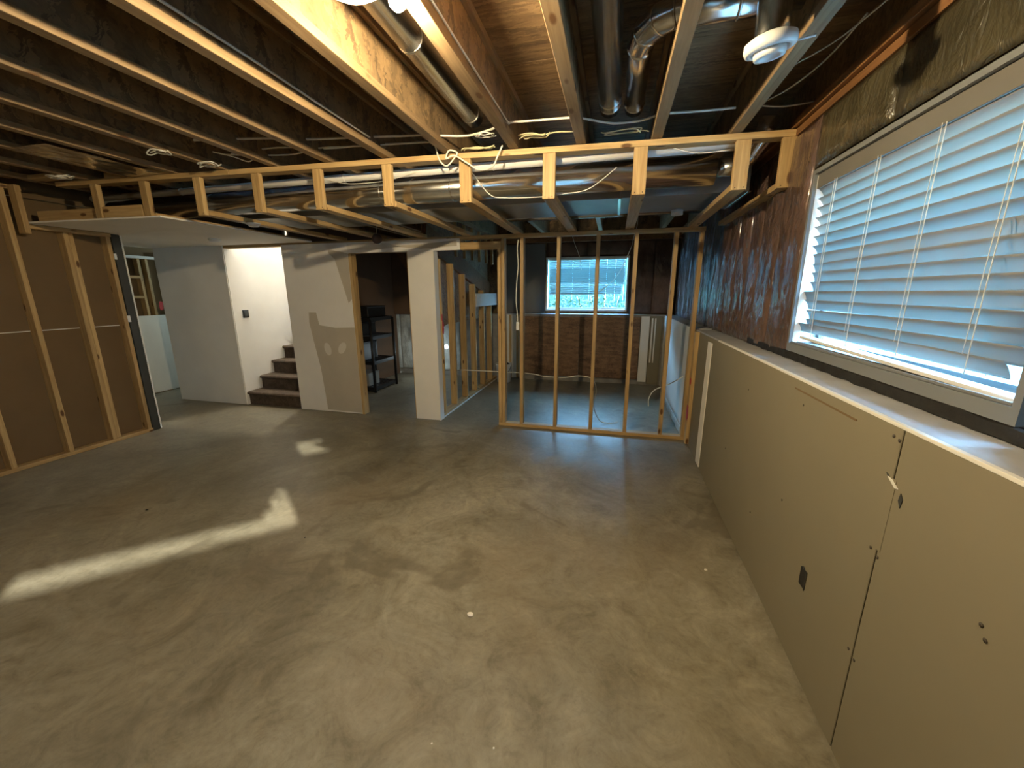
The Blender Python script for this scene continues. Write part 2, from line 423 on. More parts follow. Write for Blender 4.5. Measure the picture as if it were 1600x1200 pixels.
def batt(name, axis, plane, a0, a1, z0, z1, mat, parent, bulge=.02, seed=0, flip=1, nx=22, nz=60, wr_=.008):
    """wrinkled film bulging over one bay; axis 'Y' = runs along Y on plane X"""
    bm = bmesh.new(); g = []
    for i in range(nx+1):
        row = []
        for j in range(nz+1):
            u = i/nx; v = j/nz; a = a0+(a1-a0)*u; z = z0+(z1-z0)*v
            e = math.sin(PI*u)**.5*math.sin(PI*min(1, v*1.0))**.25 if 0 < u < 1 else 0
            w = noise.noise(Vector((a*7+seed, z*2.2, seed))) + .5*noise.noise(Vector((a*20+seed, z*5, 4)))
            w += max(0, .75-v)*1.1*noise.noise(Vector((a*38, z*16, seed+2)))
            fold = .2*noise.noise(Vector((a*26, z*1.2+seed, 9)))*(1+1.2*max(0, .45-v))
            d = -flip*(bulge*e + wr_*(w+fold)*(.3+.7*e))
            row.append(bm.verts.new((plane+d, a, z) if axis == 'Y' else (a, plane+d, z)))
        g.append(row)
    for i in range(nx):
        for j in range(nz): bm.faces.new((g[i][j], g[i+1][j], g[i+1][j+1], g[i][j+1]))
    bmesh.ops.recalc_face_normals(bm, faces=bm.faces)
    me = bm_mesh(bm, name, True)
    o = obj(name, me, mat, parent)
    md = o.modifiers.new('t', 'SOLIDIFY'); md.thickness = .004; md.offset = 0
    return o
ys = [2.625, 2.99, 3.30, 3.56, 3.86, 4.14, 4.42, 4.82, 5.2, 5.6, 6.0, 6.4, 6.8, 7.1]
for i in range(len(ys)-1):
    batt('insulation_panel', 'Y', XW, ys[i], ys[i+1], 1.205, 2.47, POLY if i < 6 else POLYB, wr, .022, i*3.1, 1, wr_=.012)
for a, b in ((.36, .78), (.78, 1.18), (-3.4, -2.5)):
    batt('insulation_panel', 'Y', XW, a, b, 1.24, 2.47, POLY, wr, .02, a*5, 1)
for a, b in ((-3.4, -2.3), (-2.3, -1.1), (-1.1, 0.1), (.1, 1.15), (1.15, 2.0), (2.0, 2.64)):
    batt('insulation_panel', 'Y', XW, a, b, 2.215, 2.47, POLYY, wr, .014, a*3, 1, 12, 10, .009)

# windows ----------------------------------------------------------
def window_right(name, y0, y1, mull=None):
    z0, z1 = 1.248, 2.20
    w = empty(name, (1.05, (y0+y1)/2, z0), kind=S)
    boxes('window_frame', [(XW-.012, 1.15, y0, y0+.022, z0, z1), (XW-.012, 1.15, y1-.022, y1, z0, z1),
                           (XW-.012, 1.15, y0+.022, y1-.022, z1-.022, z1), (XW-.012, 1.15, y0+.022, y1-.022, z0, z0+.045)], WFR, w)
    boxes('window_sash', [(1.115, 1.14, y0+.022, y1-.022, z0+.03, z0+.07), (1.115, 1.14, y0+.022, y1-.022, z1-.06, z1-.022),
                          (1.115, 1.14, y0+.022, y0+.06, z0+.07, z1-.06), (1.115, 1.14, y1-.06, y1-.022, z0+.07, z1-.06)]
          + ([(1.112, 1.143, mull-.04, mull+.04, z0+.07, z1-.06)] if mull is not None else []), WFR, w)
    board('window_pane', 1.124, 1.130, y0+.05, y1-.05, z0+.06, z1-.05, GLASS, w, bev=0)
    board('bright_jamb_strip', XW+.004, 1.14, y1-.026, y1-.0225, z0+.05, z1-.03, VINYL, w, bev=0)  # pale strip added so the far jamb looks lit by the sky
    for k in range(2):
        board('sill_track', XW-.006+.03*k, XW+.002+.03*k, y0+.03, y1-.03, z0+.045, z0+.055, WFR, w)
    return w
window_right('window_1', 1.215, 2.61)
window_right('window_added', -2.45, .34, -.36)  # added window, unseen behind the camera, placed to throw the sun patches

def slat_mesh(L, w=.055, arc=.004, th=.0022):
    key = ('slat', round(L, 3), w, arc)
    if key in CACHE: return CACHE[key]
    bm = bmesh.new(); n = 6; nl = 8
    top = []; bot = []
    for j in range(nl+1):
        y = -L/2+L*j/nl
        top.append([bm.verts.new((-w/2+w*i/n, y, arc*(1-(2*i/n-1)**2)+th/2)) for i in range(n+1)])
        bot.append([bm.verts.new((-w/2+w*i/n, y, arc*(1-(2*i/n-1)**2)-th/2)) for i in range(n+1)])
    for j in range(nl):
        for i in range(n):
            bm.faces.new((top[j][i], top[j][i+1], top[j+1][i+1], top[j+1][i]))
            bm.faces.new((bot[j][i], bot[j+1][i], bot[j+1][i+1], bot[j][i+1]))
        bm.faces.new((top[j][0], top[j+1][0], bot[j+1][0], bot[j][0])); bm.faces.new((top[j][n], bot[j][n], bot[j+1][n], top[j+1][n]))
    for j in (0, nl):
        for i in range(n): bm.faces.new((top[j][i], bot[j][i], bot[j][i+1], top[j][i+1]))
    bmesh.ops.recalc_face_normals(bm, faces=bm.faces)
    me = bm_mesh(bm, 'slat', True); me.materials.append(SLAT); CACHE[key] = me
    return me
# large blind on the near window
bl = empty('window_blind', (1.03, 1.9, 1.3), label='wide white slatted blind with sagging bottom slats on the large near window', cat='blind')
board('valance', 1.005, 1.045, 1.215, 2.585, 2.105, 2.178, plain('valance_vinyl', (.16, .15, .135), .5), bl)
nsl = 15; pitch = .0480
for i in range(nsl):
    z = 2.083 - i*pitch
    yl = 2.585 - (2.1-z)*.09 + (.0 if i < 8 else random.uniform(-.02, .02))
    yr = 1.225 if i < 12 else 1.30
    tilt = math.radians(54)
    if i >= 8: tilt = math.radians(70 + random.uniform(-7, 6))
    if i == 7: tilt = math.radians(76)
    if i == 11: yl += .04
    o = obj('slat', slat_mesh(round(yl-yr, 2)), SLAT, bl, (1.032, (yl+yr)/2, z))
    # inner edge up: local -X side raised
    o.rotation_mode = 'YXZ'; o.rotation_euler = (random.uniform(-.002, .002)*(1 if i < 8 else 2.5), tilt, 0)
for (ya, za, yb, zb, tl) in ((2.60, 1.385, 1.33, 1.372, 64),):
    L = yb-ya; me = slat_mesh(round(abs(L), 2))
    o = obj('slat', me, SLAT, bl, (1.03, (ya+yb)/2, (za+zb)/2))
    o.rotation_mode = 'YXZ'; o.rotation_euler = (math.atan2(zb-za, yb-ya) if yb > ya else math.atan2(za-zb, ya-yb), math.radians(tl), 0)
beam('bottom_rail', (1.035, 2.52, 1.332), (1.035, 1.25, 1.302), .05, .014, VINYL, bl)
for y in (1.42, 1.72, 2.05, 2.38):
    tube('ladder_cord', [(1.004, y, 2.11), (1.002, y, 1.7), (1.006, y+.004, 1.34)], .0016, CABLE, bl, seg=5)
    tube('ladder_cord', [(1.058, y, 2.11), (1.060, y, 1.7), (1.058, y+.004, 1.34)], .0016, CABLE, bl, seg=5)
    tube('lift_cord', [(1.000, y+.012, 2.11), (.999, y+.012, 1.8), (.999, y+.016, 1.40)], .0012, CABLE, bl, seg=5)
# added blind on the unseen rear window: slats and gaps shaped to cast sun patches
bl3 = empty('window_blind', (1.03, -1.05, 1.3), label='added askew slatted blind behind the camera, shaping the sun patches on the floor', cat='blind')
slope = (1.98-1.56)/(-2.33+.72)
def rear_slat(y0, y1, off):
    """one askew slat at height off above the slanting gap line, kept inside the window opening"""
    zc = lambda y: 1.56 + (y+.72)*slope + off
    n = 200; ok = [y0+(y1-y0)*i/n for i in range(n+1) if 1.27 < zc(y0+(y1-y0)*i/n) < 2.21]
    if len(ok) < 2: return
    y0, y1 = ok[0], ok[-1]
    L = y1-y0; o = obj('slat', slat_mesh(round(L, 2), .054, .001), SLAT, bl3, (1.02, (y0+y1)/2, (zc(y0)+zc(y1))/2))
    o.rotation_mode = 'YXZ'; o.rotation_euler = (math.atan2(zc(y1)-zc(y0), L), math.radians(86), 0)
for k in range(-26, 26):
    off = .027+.040*k
    if -.06 < off < 0: rear_slat(-.515, .33, off); continue
    if 0 < off < .17:
        rear_slat(-2.44, -.72+off*.9+(.035 if k % 2 else -.01), off); rear_slat(-.515, .33, off); continue
    if .40 < off < .57:
        rear_slat(-2.44, -.18, off); rear_slat(.06+.06*((k*5) % 3-1), .33, off); continue
    rear_slat(-2.44, .33, off)
# ---------------------------------------------------------------- far wall
wf = empty('wall_back', (-.5, 7.2, 0), kind=S)
boxes('foundation_wall', [(-9, 1.35, 7.05, 7.7, 0, 1.19)], CONC2, wf)
for b in ((-9, -1.20, 1.19, 2.83), (.22, 1.14, 1.19, 2.83), (-1.20, .22, 1.19, 1.25), (-1.20, .22, 2.17, 2.83)):
    board('sheathing', b[0], b[1], 7.28, 7.32, b[2], b[3], OSBW, wf, bev=0)
board('ledge', -2.0, .99, 7.04, 7.24, 1.19, 1.205, LEDGE, wf)
board('osb_panel', -1.56, -.56, 6.995, 7.01, .10, 1.16, OSBP, wf)
board('osb_panel', -.555, .45, 6.995, 7.01, .10, 1.16, OSBP, wf)
board('drywall_panel', .46, .60, 7.0, 7.015, .06, 1.18, DRYW, wf)
board('drywall_panel', .61, .80, 7.02, 7.035, .02, 1.18, DRY, wf)
board('drywall_strip', .63, .655, 7.0, 7.015, .4, 1.15, DRYW, wf)
board('drywall_strip', .68, .70, 7.0, 7.015, .4, 1.15, DRYW, wf)
board('drywall_panel', -1.98, -1.22, 7.19, 7.21, 1.21, 2.40, GREYW, wf)
board('drywall_panel', -1.98, -1.57, 7.02, 7.04, .02, 1.185, DRYW, wf)
batt('insulation_panel', 'X', 7.24, .24, .62, 1.205, 2.42, POLY, wf, .02, 3, 1)
batt('insulation_panel', 'X', 7.24, .62, 1.0, 1.205, 2.42, POLY, wf, .02, 7, 1)
batt('insulation_panel', 'X', 7.24, -1.20, -.5, 2.18, 2.42, POLY, wf, .02, 5, 1, 12, 10)
batt('insulation_panel', 'X', 7.24, -.5, .24, 2.18, 2.42, POLY, wf, .02, 9, 1, 12, 10)
for i in range(5): batt('insulation_panel', 'X', 7.04, -4.9+i*.42, -4.9+(i+1)*.42, .10, 1.19, POLYW, wf, .03, i*2, 1)
board('wall_plate', -9, 1.1, 7.14, 7.28, 2.42, 2.50, RY, wf)
w2 = empty('window_2', (-.5, 7.25, 1.24), kind=S)
boxes('window_frame', [(-1.20, -1.17, 7.20, 7.34, 1.25, 2.17), (.19, .22, 7.20, 7.34, 1.25, 2.17), (-1.17, .19, 7.20, 7.34, 2.14, 2.17), (-1.17, .19, 7.20, 7.34, 1.25, 1.28)], VINYL, w2)
boxes('window_sash', [(-1.17, .19, 7.29, 7.32, 1.28, 1.31)], VINYL, w2)
board('window_pane', -1.17, .19, 7.302, 7.308, 1.28, 2.14, GLASS, w2, bev=0)
b2 = empty('window_blind', (-.5, 7.24, 1.6), label='half raised slatted blind on the far basement window behind the studs', cat='blind')
for i in range(19):
    z = 2.125-.0315*i
    o = obj('slat', slat_mesh(1.30 if i < 14 else 1.24, .034), SLAT, b2, (-.49+(.0 if i < 14 else -.02), 7.245, z)); 
    t = 38 if i < 5 or i > 12 else 62
    t = t-6; o.rotation_euler = (0, math.radians(t), PI/2+ (0 if i < 15 else .012))
    if i > 14: o.rotation_euler[1] = math.radians(50)
beam('head_rail', (-1.16, 7.245, 2.135), (.18, 7.245, 2.135), .04, .02, VINYL, b2)
beam('bottom_rail', (-1.15, 7.245, 1.545), (-.15, 7.245, 1.535), .03, .012, VINYL, b2)
# outside ground and shrub seen through the far window
tag(board('lawn', -10, 9, 7.75, 26, .98, 1.05, GRASS, bev=0), kind=S)
fe = empty('sky_screen', (3.2, 3, 1.0), kind=S)  # added outdoor screen that blocks sky and sun at the near window
SCREEN = plain('grey_screen_boards', (.34, .34, .32), .85, var=.15)
board('screen_rail', 3.22, 3.26, -1.15, 8, 1.3, 1.38, SCREEN, fe); board('screen_rail', 3.22, 3.26, -1.15, 8, 2.5, 2.58, SCREEN, fe)
for k in range(64): board('screen_board', 3.19, 3.215, -1.15+.143*k, -1.012+.143*k, .9, 2.85, SCREEN, fe)
for k in range(40): board('screen_board', -4+.2*k, -3.803+.2*k, 9.9+.01*(k%2), 9.93+.01*(k%2), 1.0, 2.55, BACKDROP, fe)  # added backdrop boards, dimming the sky behind the far window
tag(board('side_yard', 1.4, 9, -9, 7.7, .98, 1.05, GRAVEL, bev=0), kind=S)
bm = bmesh.new()
for k in range(900):
    c = Vector((random.uniform(-1.6, 1.1), random.uniform(8.4, 9.4), 1.06+abs(random.gauss(0, .35))))
    d = Vector((random.gauss(0, 1), random.gauss(0, 1), random.gauss(0, 1))).normalized(); e = d.orthogonal().normalized()
    vs = [bm.verts.new(c+d*.05), bm.verts.new(c+e*.016), bm.verts.new(c-d*.05), bm.verts.new(c-e*.016)]
    bm.faces.new(vs)
sh = obj('foliage', bm_mesh(bm, 'foliage'), LEAF)
shr = empty('garden_shrub', (-.2, 8.9, 1.05), label='green shrub outdoors, seen under the far window blind', cat='shrub')
sh.parent = shr; sh.location = -shr.location; sh['kind'] = 'stuff'
for k in range(5): tube('stem', [(-.2+.2*k-.4, 8.9, 1.05), (-.2+.3*k-.6, 8.9, 1.5)], .01, RY, shr, seg=5)
# ---------------------------------------------------------------- rear wall + left outer walls
board('wall_rear', -9, 1.3, -3.7, -3.55, 0, 2.83, DRY, bev=0, kind=S)
board('wall_outer', -9.1, -8.9, -3.6, 7.7, 0, 2.83, DRYW, bev=0, kind=S)
# ---------------------------------------------------------------- ceiling: subfloor, joists
ce = empty('ceiling', (-2, 1, 2.82), kind=S)
for (x0, x1, y0, y1) in ((-8.95, -4.14, -3.6, -1.2), (-8.95, -4.14, -1.2, 1.2), (-8.95, -4.14, 1.2, 4.5), (-4.135, 1.1, -3.6, -1.2), (-4.135, 1.1, -1.2, 0.02), (-4.135, 1.1, .025, 1.24), (-4.135, 1.1, 1.245, 2.46), (-4.135, 1.1, 2.465, 3.68),
                         (-4.135, 1.1, 3.685, 4.9), (-4.135, 1.1, 4.905, 7.3), (-8.95, -5.1, 4.5, 7.3)):
    board('subfloor_panel', x0, x1, y0, y1, 2.815, 2.835, OSBF, ce, bev=.001)
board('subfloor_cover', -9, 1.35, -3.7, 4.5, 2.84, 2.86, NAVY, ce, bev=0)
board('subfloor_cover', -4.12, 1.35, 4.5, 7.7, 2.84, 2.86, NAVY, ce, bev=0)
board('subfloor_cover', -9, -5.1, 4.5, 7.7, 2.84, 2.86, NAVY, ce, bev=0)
JX = [.66, .205, -.26, -.70, -1.165, -1.63, -2.09, -2.55, -3.01, -3.47, -3.93, -4.39, -4.85]
ZB, ZT = 2.512, 2.812
for i, x in enumerate(JX):
    y1 = 4.39 if x < -4.1 else 7.25
    j = board('joist', x-.006, x+.006, -3.5, y1, ZB+.036, ZT-.036, OSBW, ce, bev=0)
    board('flange', x-.031, x+.031, -3.5, y1, ZB, ZB+.038, JY, j)
    board('flange', x-.031, x+.031, -3.5, y1, ZT-.038, ZT, JY, j)
# dropped brown beam on the left wall side and sheet-metal pan between two joists
board('rim_board', -5.14, -5.10, -3.5, 2.55, 2.55, 2.81, RY, ce)

# ---------------------------------------------------------------- left wall (open studs, brown paper of the far drywall)
wl = empty('wall_left', (-5.2, 1, 0), kind=S)
XL = -5.17
board('bottom_plate', XL-.089, XL, -3.5, 3.22, 0.002, .04, WY, wl)
board('top_plate', XL-.089, XL, -3.5, 2.62, 2.47, 2.508, WY, wl)
board('top_plate', XL-.089, XL, 2.60, 3.22, 2.155, 2.193, WY, wl)
for y in (2.85, 3.19, 2.49, 2.09, 1.68, 1.27, .86, .45, .04, -.37, -.78, -1.19, -1.6, -2.0, -2.4, -2.8, -3.2):
    top = 2.155 if y > 2.62 else 2.47
    board('stud', XL-.089, XL, y-.019, y+.019, .04, top, WZ, wl)
board('stud', XL-.075, XL-.012, 2.876, 2.912, .04, 2.155, WZ, wl)
for (y0, y1) in ((-3.5, -2.0), (-2.0, .4), (.4, 3.24)):
    board('drywall_panel', XL-.105, XL-.091, y0, y1, .01, 1.232, PAPER, wl, bev=.001)
    board('drywall_panel', XL-.105, XL-.091, y0, y1, 1.240, 2.42, PAPER, wl, bev=.001)
    board('joint_tape', XL-.0915, XL-.0895, y0, y1, 1.233, 1.241, DRYB, wl, bev=0)
    board('joint_tape', XL-.0915, XL-.0895, y0, min(y1, 2.60), 2.424, 2.432, DRYB, wl, bev=0)
    board('drywall_panel', XL-.105, XL-.093, y0, y1, 2.43, 2.80, PAPER, wl, bev=.001)
board('end_stud', XL-.11, XL-.004, 3.222, 3.30, .002, 2.185, CHAR, wl)  # flat charcoal tone on the board at the wall end
board('metal_clip', XL-.004, XL, 3.21, 3.235, 1.93, 1.99, FOAM, wl); board('metal_clip', XL-.004, XL+.002, 3.205, 3.235, 1.27, 1.34, FOAM, wl)
bm = bmesh.new(); rows = []
for i in range(61):
    z = .01+2.17*i/60; jag = .006*noise.noise(Vector((z*23, 1, 0))) if z < 1.3 else 0
    rows.append([bm.verts.new((XL-.135, 3.24, z)), bm.verts.new((XL-.135, 3.312+jag, z)), bm.verts.new((XL-.008+jag, 3.312+jag, z)), bm.verts.new((XL-.008+jag, 3.301, z))])
for a, b in zip(rows, rows[1:]):
    for k in range(3): bm.faces.new((a[k], a[k+1], b[k+1], b[k]))
o = obj('drywall_edge', bm_mesh(bm, 'drywall_edge'), DRYB, wl)
md = o.modifiers.new('t', 'SOLIDIFY'); md.thickness = .006

# ---------------------------------------------------------------- middle wall (door wall + open stud wall)
wm = empty('wall_middle', (-2, 4.4, 0), kind=S)
YM = 4.38
ZP = 2.155
# drywall faces
board('drywall_panel', -6.30, -5.075, YM, YM+.012, 0.005, 2.19, DRYW, wm, bev=.001)
board('drywall_panel', -4.135, -3.165, YM, YM+.012, 0.005, 2.17, DRYW, wm, bev=.001)
board('drywall_panel', -2.375, -2.045, YM, YM+.012, 0.005, 2.045, DRYW, wm, bev=.001)
board('drywall_panel', -3.165, -1.715, YM, YM+.012, 2.045, 2.17, DRYW, wm, bev=.001)
board('drywall_panel', -4.125, -3.18, YM+.10, YM+.112, 0.005, 2.17, PAPER, wm, bev=.001)
def patch(name, pts, mat, y=YM, th=.0015):
    c = Vector((sum(p[0] for p in pts)/len(pts), y, sum(p[1] for p in pts)/len(pts)))
    bm = bmesh.new()
    a = [bm.verts.new((p[0]-c.x, -th, p[1]-c.z)) for p in pts]; b = [bm.verts.new((p[0]-c.x, 0.0005, p[1]-c.z)) for p in pts]
    bm.faces.new(a); 
    for i in range(len(pts)): bm.faces.new((a[i], b[i], b[(i+1) % len(pts)], a[(i+1) % len(pts)]))
    bmesh.ops.recalc_face_normals(bm, faces=bm.faces)
    return obj(name, bm_mesh(bm, name), mat, wm, c)
patch('compound_patch', [(-3.83, 1.33), (-3.72, 1.33), (-3.69, 1.17), (-3.45, 1.14), (-3.17, 1.15), (-3.17, .02), (-3.70, .03), (-3.71, .2), (-3.74, .6), (-3.80, .95), (-3.84, 1.2)], MUD)
patch('compound_patch', [(-3.45, 2.10), (-3.17, 2.045), (-3.17, 1.5), (-3.22, 1.45), (-3.3, 1.75), (-3.36, 1.98), (-3.44, 2.05)], MUD)
patch('compound_patch', [(-3.17, 2.155), (-2.95, 2.165), (-2.6, 2.14), (-2.45, 2.10), (-2.80, 2.075), (-3.17, 2.08)], MUDL)
patch('compound_patch', [(-2.6, 2.11), (-2.2, 2.12), (-1.75, 2.15), (-1.75, 2.09), (-2.2, 2.07)], MUD)
for cx, cz, a in ((-3.60, .86, .25), (-3.38, .88, -.6)):
    pts = [(cx+.05*math.cos(t)*math.cos(a)-.085*math.sin(t)*math.sin(a)*1, cz+.05*math.cos(t)*math.sin(a)+.085*math.sin(t)*math.cos(a)) for t in [2*PI*i/14 for i in range(14)]]
    patch('compound_spot', pts, MUDL, YM-.0015)
# framing behind the drywall
for x in (-5.09, -4.11, -3.72, -3.19, -2.36, -2.08):
    board('stud', x-.019, x+.019, YM+.014, YM+.10, .04, ZP, WZ, wm)
board('stud', -3.168, -3.130, YM-.002, YM+.10, .0, 2.04, WZ, wm)
board('jamb_stud', -2.39, -2.352, YM+.013, YM+.10, .0, 2.04, WZ, wm)
board('header', -3.17, -2.35, YM+.013, YM+.10, 2.045, 2.083, WX, wm)
board('bottom_plate', -6.3, -5.075, YM+.014, YM+.10, .002, .038, WX, wm)
board('bottom_plate', -4.13, -3.17, YM+.014, YM+.10, .002, .038, WX, wm)
board('corner_bead', -2.048, -2.040, YM-.003, YM+.11, .0, 2.045, DRYB, wm, bev=.001)
# open stud wall
board('top_plate', -6.3, -1.72, YM+.013, YM+.10, ZP, ZP+.038, WX, wm)
board('top_plate', -1.715, .825, YM, YM+.089, ZP, ZP+.038, WX, wm)
board('bottom_plate', -1.28, .83, YM, YM+.089, .002, .04, WX, wm)
board('door_header', -1.71, -1.235, YM, YM+.089, 2.045, 2.125, WX, wm)
board('cripple_block', -1.71, -1.70, YM, YM+.089, 2.125, ZP, WX, wm)
board('stud', -1.278, -1.240, YM, YM+.089, .04, 2.045, WZ, wm)
board('stud', -1.234, -1.196, YM, YM+.089, .04, ZP, WZ, wm)
for x in (-1.0, -.60, -.19, .19, .567, .80):
    board('stud', x-.019, x+.019, YM, YM+.089, .04, ZP, WZ, wm)

# ---------------------------------------------------------------- passage stud wall (under the stairs)
wp = empty('wall_passage', (-2.1, 5.7, 0), kind=S)
board('bottom_plate', -2.149, -2.06, YM+.11, 6.98, .012, .05, WY, wp)
board('membrane_strip', -2.162, -2.045, YM+.112, 6.98, .001, .012, FOAM, wp)
tops = [(4.60, 1.97), (5.00, 1.945), (5.42, 1.83), (5.84, 1.70), (6.26, 1.61), (6.66, 1.50)]
for y, t in tops: board('stud', -2.149, -2.06, y-.019, y+.019, .05, t, WZ, wp)
if 0: beam('sloped_plate', (-2.105, 4.55, 2.02), (-2.105, 6.9, 1.47), .085, .036, WX, wp)
beam('stringer', (-2.20, 4.5, 2.25), (-2.20, 6.95, 1.62), .04, .26, RY, wp)
board('plywood_panel', -2.24, -2.225, YM+.12, 7.0, 1.15, 2.80, OSBF, wp)
for k in range(6): board('stud', -2.12+.0*k, -2.082, 5.2+.33*k, 5.238+.33*k, 2.05, 2.50, WZ, wp)
board('wall_board', -2.16, -2.05, 5.86, 6.98, 1.36, 1.56, DRYB, wp)
for k in range(3): board('furring_strip', -1.96+.13*k, -1.92+.13*k, 7.0, 7.02, .02, 1.18, WZ, wp)

# ---------------------------------------------------------------- closet under the stairs
wc = empty('wall_closet', (-3.2, 6, 0), kind=S)
board('drywall_panel', -4.118, -4.106, YM+.12, 7.0, .005, 2.80, BROWNB, wc)  # brown closet panels, with the shade of the unlit closet put into the colour
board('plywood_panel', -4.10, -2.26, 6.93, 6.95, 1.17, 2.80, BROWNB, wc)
if 0: beam('stair_underside', (-2.9, 4.6, 2.75), (-2.9, 7.0, 1.15), 1.5, .03, OSBF, wc)
beam('stringer', (-3.95, 6.90, 2.46), (-3.0, 6.90, 1.0), .04, .20, RY, wc)

# ---------------------------------------------------------------- stairwell
ws = empty('wall_stair', (-5.08, 6, 0), kind=S)
board('drywall_panel', -5.085, -5.07, YM+.013, 8.2, .0, 5.2, DRYW, ws, bev=0)
board('drywall_panel', -4.13, -4.118, YM+.11, 8.2, 2.17, 5.2, DRYW, ws, bev=0)
board('drywall_panel', -4.13, -4.118, YM+.11, 7.0, .0, 2.17, DRYW, ws, bev=0)
board('drywall_panel', -5.1, -4.1, 8.2, 8.22, .0, 5.2, DRYW, ws, bev=0)
board('dark_fill_board', -5.1, -4.12, 4.395, 4.412, 2.204, 2.81, BROWNB, ws, bev=0)  # dark board added to stand for the unlit slot above the wall
board('drywall_panel', -5.1, -4.1, 4.42, 4.44, 2.195, 5.2, DRYW, ws, bev=0)
board('drywall_panel', -5.1, -4.1, 4.42, 8.22, 5.2, 5.22, DRYW, ws, bev=0)
board('well_floor', -5.1, -4.1, 7.0, 8.2, .0, .02, DRYW, ws, bev=0)
st = empty('staircase', (-4.6, 4.45, 0), label='brown shag carpeted staircase rising between white walls', cat='staircase')
for k in range(11):
    bm = bmesh.new()
    y0 = 4.415+.245*k; z1 = .19*(k+1); z0 = .19*k
    prof = [(y0+.02, z0), (y0+.02, z1-.045), (y0-.004, z1-.04), (y0-.014, z1-.02), (y0-.002, z1-.003), (y0+.02, z1), (y0+.265, z1), (y0+.265, z0)]
    L = [bm.verts.new((-5.068, y, z)) for y, z in prof]; R = [bm.verts.new((-4.132, y, z)) for y, z in prof]
    for i in range(len(prof)):
        j = (i+1) % len(prof); bm.faces.new((L[i], L[j], R[j], R[i]))
    bm.faces.new(L[::-1]); bm.faces.new(R); bmesh.ops.recalc_face_normals(bm, faces=bm.faces)
    obj('step', bm_mesh(bm, 'step'), CARPET, st, (0, 0, 0))

# ---------------------------------------------------------------- hall / side room
wh = empty('wall_hall', (-7, 5, 0), kind=S)
board('drywall_panel', -7.12, -7.10, 3.2, 7.0, .012, 1.235, DRYW, wh)
board('bottom_plate', -7.21, -7.12, 3.2, 7.0, .0, .04, WY, wh)
for k in range(10): board('stud', -7.21, -7.12, 3.5+.40*k, 3.538+.40*k, .04, 2.1, WZ, wh)
board('stud', -7.21, -7.12, 4.81, 4.848, .04, 2.1, WZ, wh)
for z in (1.5, 1.8): board('blocking', -7.21, -7.12, 4.5, 4.70, z, z+.04, WY, wh)
board('top_plate', -7.21, -7.12, 3.2, 7.0, 2.10, 2.14, DRYB, wh)
board('back_board', -7.24, -7.22, 3.2, 7.0, .0, 2.8, PAPER, wh)
board('drywall_panel', -7.12, -7.10, 5.07, 7.0, 1.24, 2.19, DRYW, wh)
board('drywall_panel', -7.3, -5.28, 3.0, 3.02, .0, 2.19, DRYW, wh)
board('drywall_panel', -6.30, -6.29, YM+.013, 7.0, .0, 2.19, DRYW, wh)

# ================================================================== BULKHEAD (dropped ladder framing + soffit)
bk = empty('bulkhead_frame', (-2, 2.8, 2.19), label='long pine ladder frame of the dropped bulkhead hung under the joists', cat='frame')
def YB(x): return 2.865+.056*x
def bb(x0, x1, z0, z1, name, off=0, w=.038, mat=WX):
    beam(name, (x0, YB(x0)+off+w/2, (z0+z1)/2), (x1, YB(x1)+off+w/2, (z0+z1)/2), w, z1-z0, mat, bk)
bb(-4.70, -2.95, 2.472, 2.508, 'top_plate', 0, .089)
bb(-2.949, .985, 2.472, 2.508, 'top_plate', 0, .089)
LX = [-4.30, -3.79, -3.26, -2.72, -2.19, -1.63, -1.045, -.465, .115, .71, .965]
for i, x in enumerate(LX):
    y = YB(x); w = .070 if i < 6 else .084
    board('stud', x-w/2, x+w/2, y+.001, y+.039, 2.192 if i > 1 else 2.206, 2.471, WZ, bk)
    for dx in (-.024, .024):
        if i > 1: lathe('nail', [(0, -.001), (.0035, -.001), (.0035, .001), (0, .0012)], STEELN, bk, (x+dx, y-.001, 2.205), (PI/2, 0, 0), seg=8)
    if i == 10: board('cross_joist', x-.038, x+.030, y+.040, YM+.0, 2.193, 2.229, WY, bk)
    else: board('cross_joist', x-.042, x+.042, y+.040, YM+.088, 2.195 if i > 1 else 2.206, 2.233, WY, bk)
board('end_stud', -5.168, -5.08, 2.53, 2.568, 2.10, 2.50, WZ, bk)
bb(-5.05, -4.36, 2.206, 2.295, 'bottom_rail', .039, .036)
bb(-4.25, -3.84, 2.206, 2.295, 'bottom_rail', .004, .036)
board('blocking', -4.9, -4.55, 2.50, 2.59, 2.512, 2.545, WX, bk)
board('blocking', -4.2, -3.5, 2.66, 2.70, 2.512, 2.56, WX, bk)
tag(board('soffit_panel', -6.35, -3.66, 3.22, YM-.002, 2.19, 2.203, DRYW, bev=.001, parent=bk), label='white drywall soffit underside')
bm = bmesh.new()
q = [(-5.13, 2.575), (-3.66, 2.655), (-3.66, 3.219), (-5.13, 3.219)]
a = [bm.verts.new((x, y, 2.19)) for x, y in q]; b = [bm.verts.new((x, y, 2.203)) for x, y in q]
bm.faces.new(a[::-1]); bm.faces.new(b)
for i in range(4): bm.faces.new((a[i], a[(i+1) % 4], b[(i+1) % 4], b[i]))
bmesh.ops.recalc_face_normals(bm, faces=bm.faces)
obj('soffit_panel', bm_mesh(bm, 'soffit_panel'), DRYW, bk)

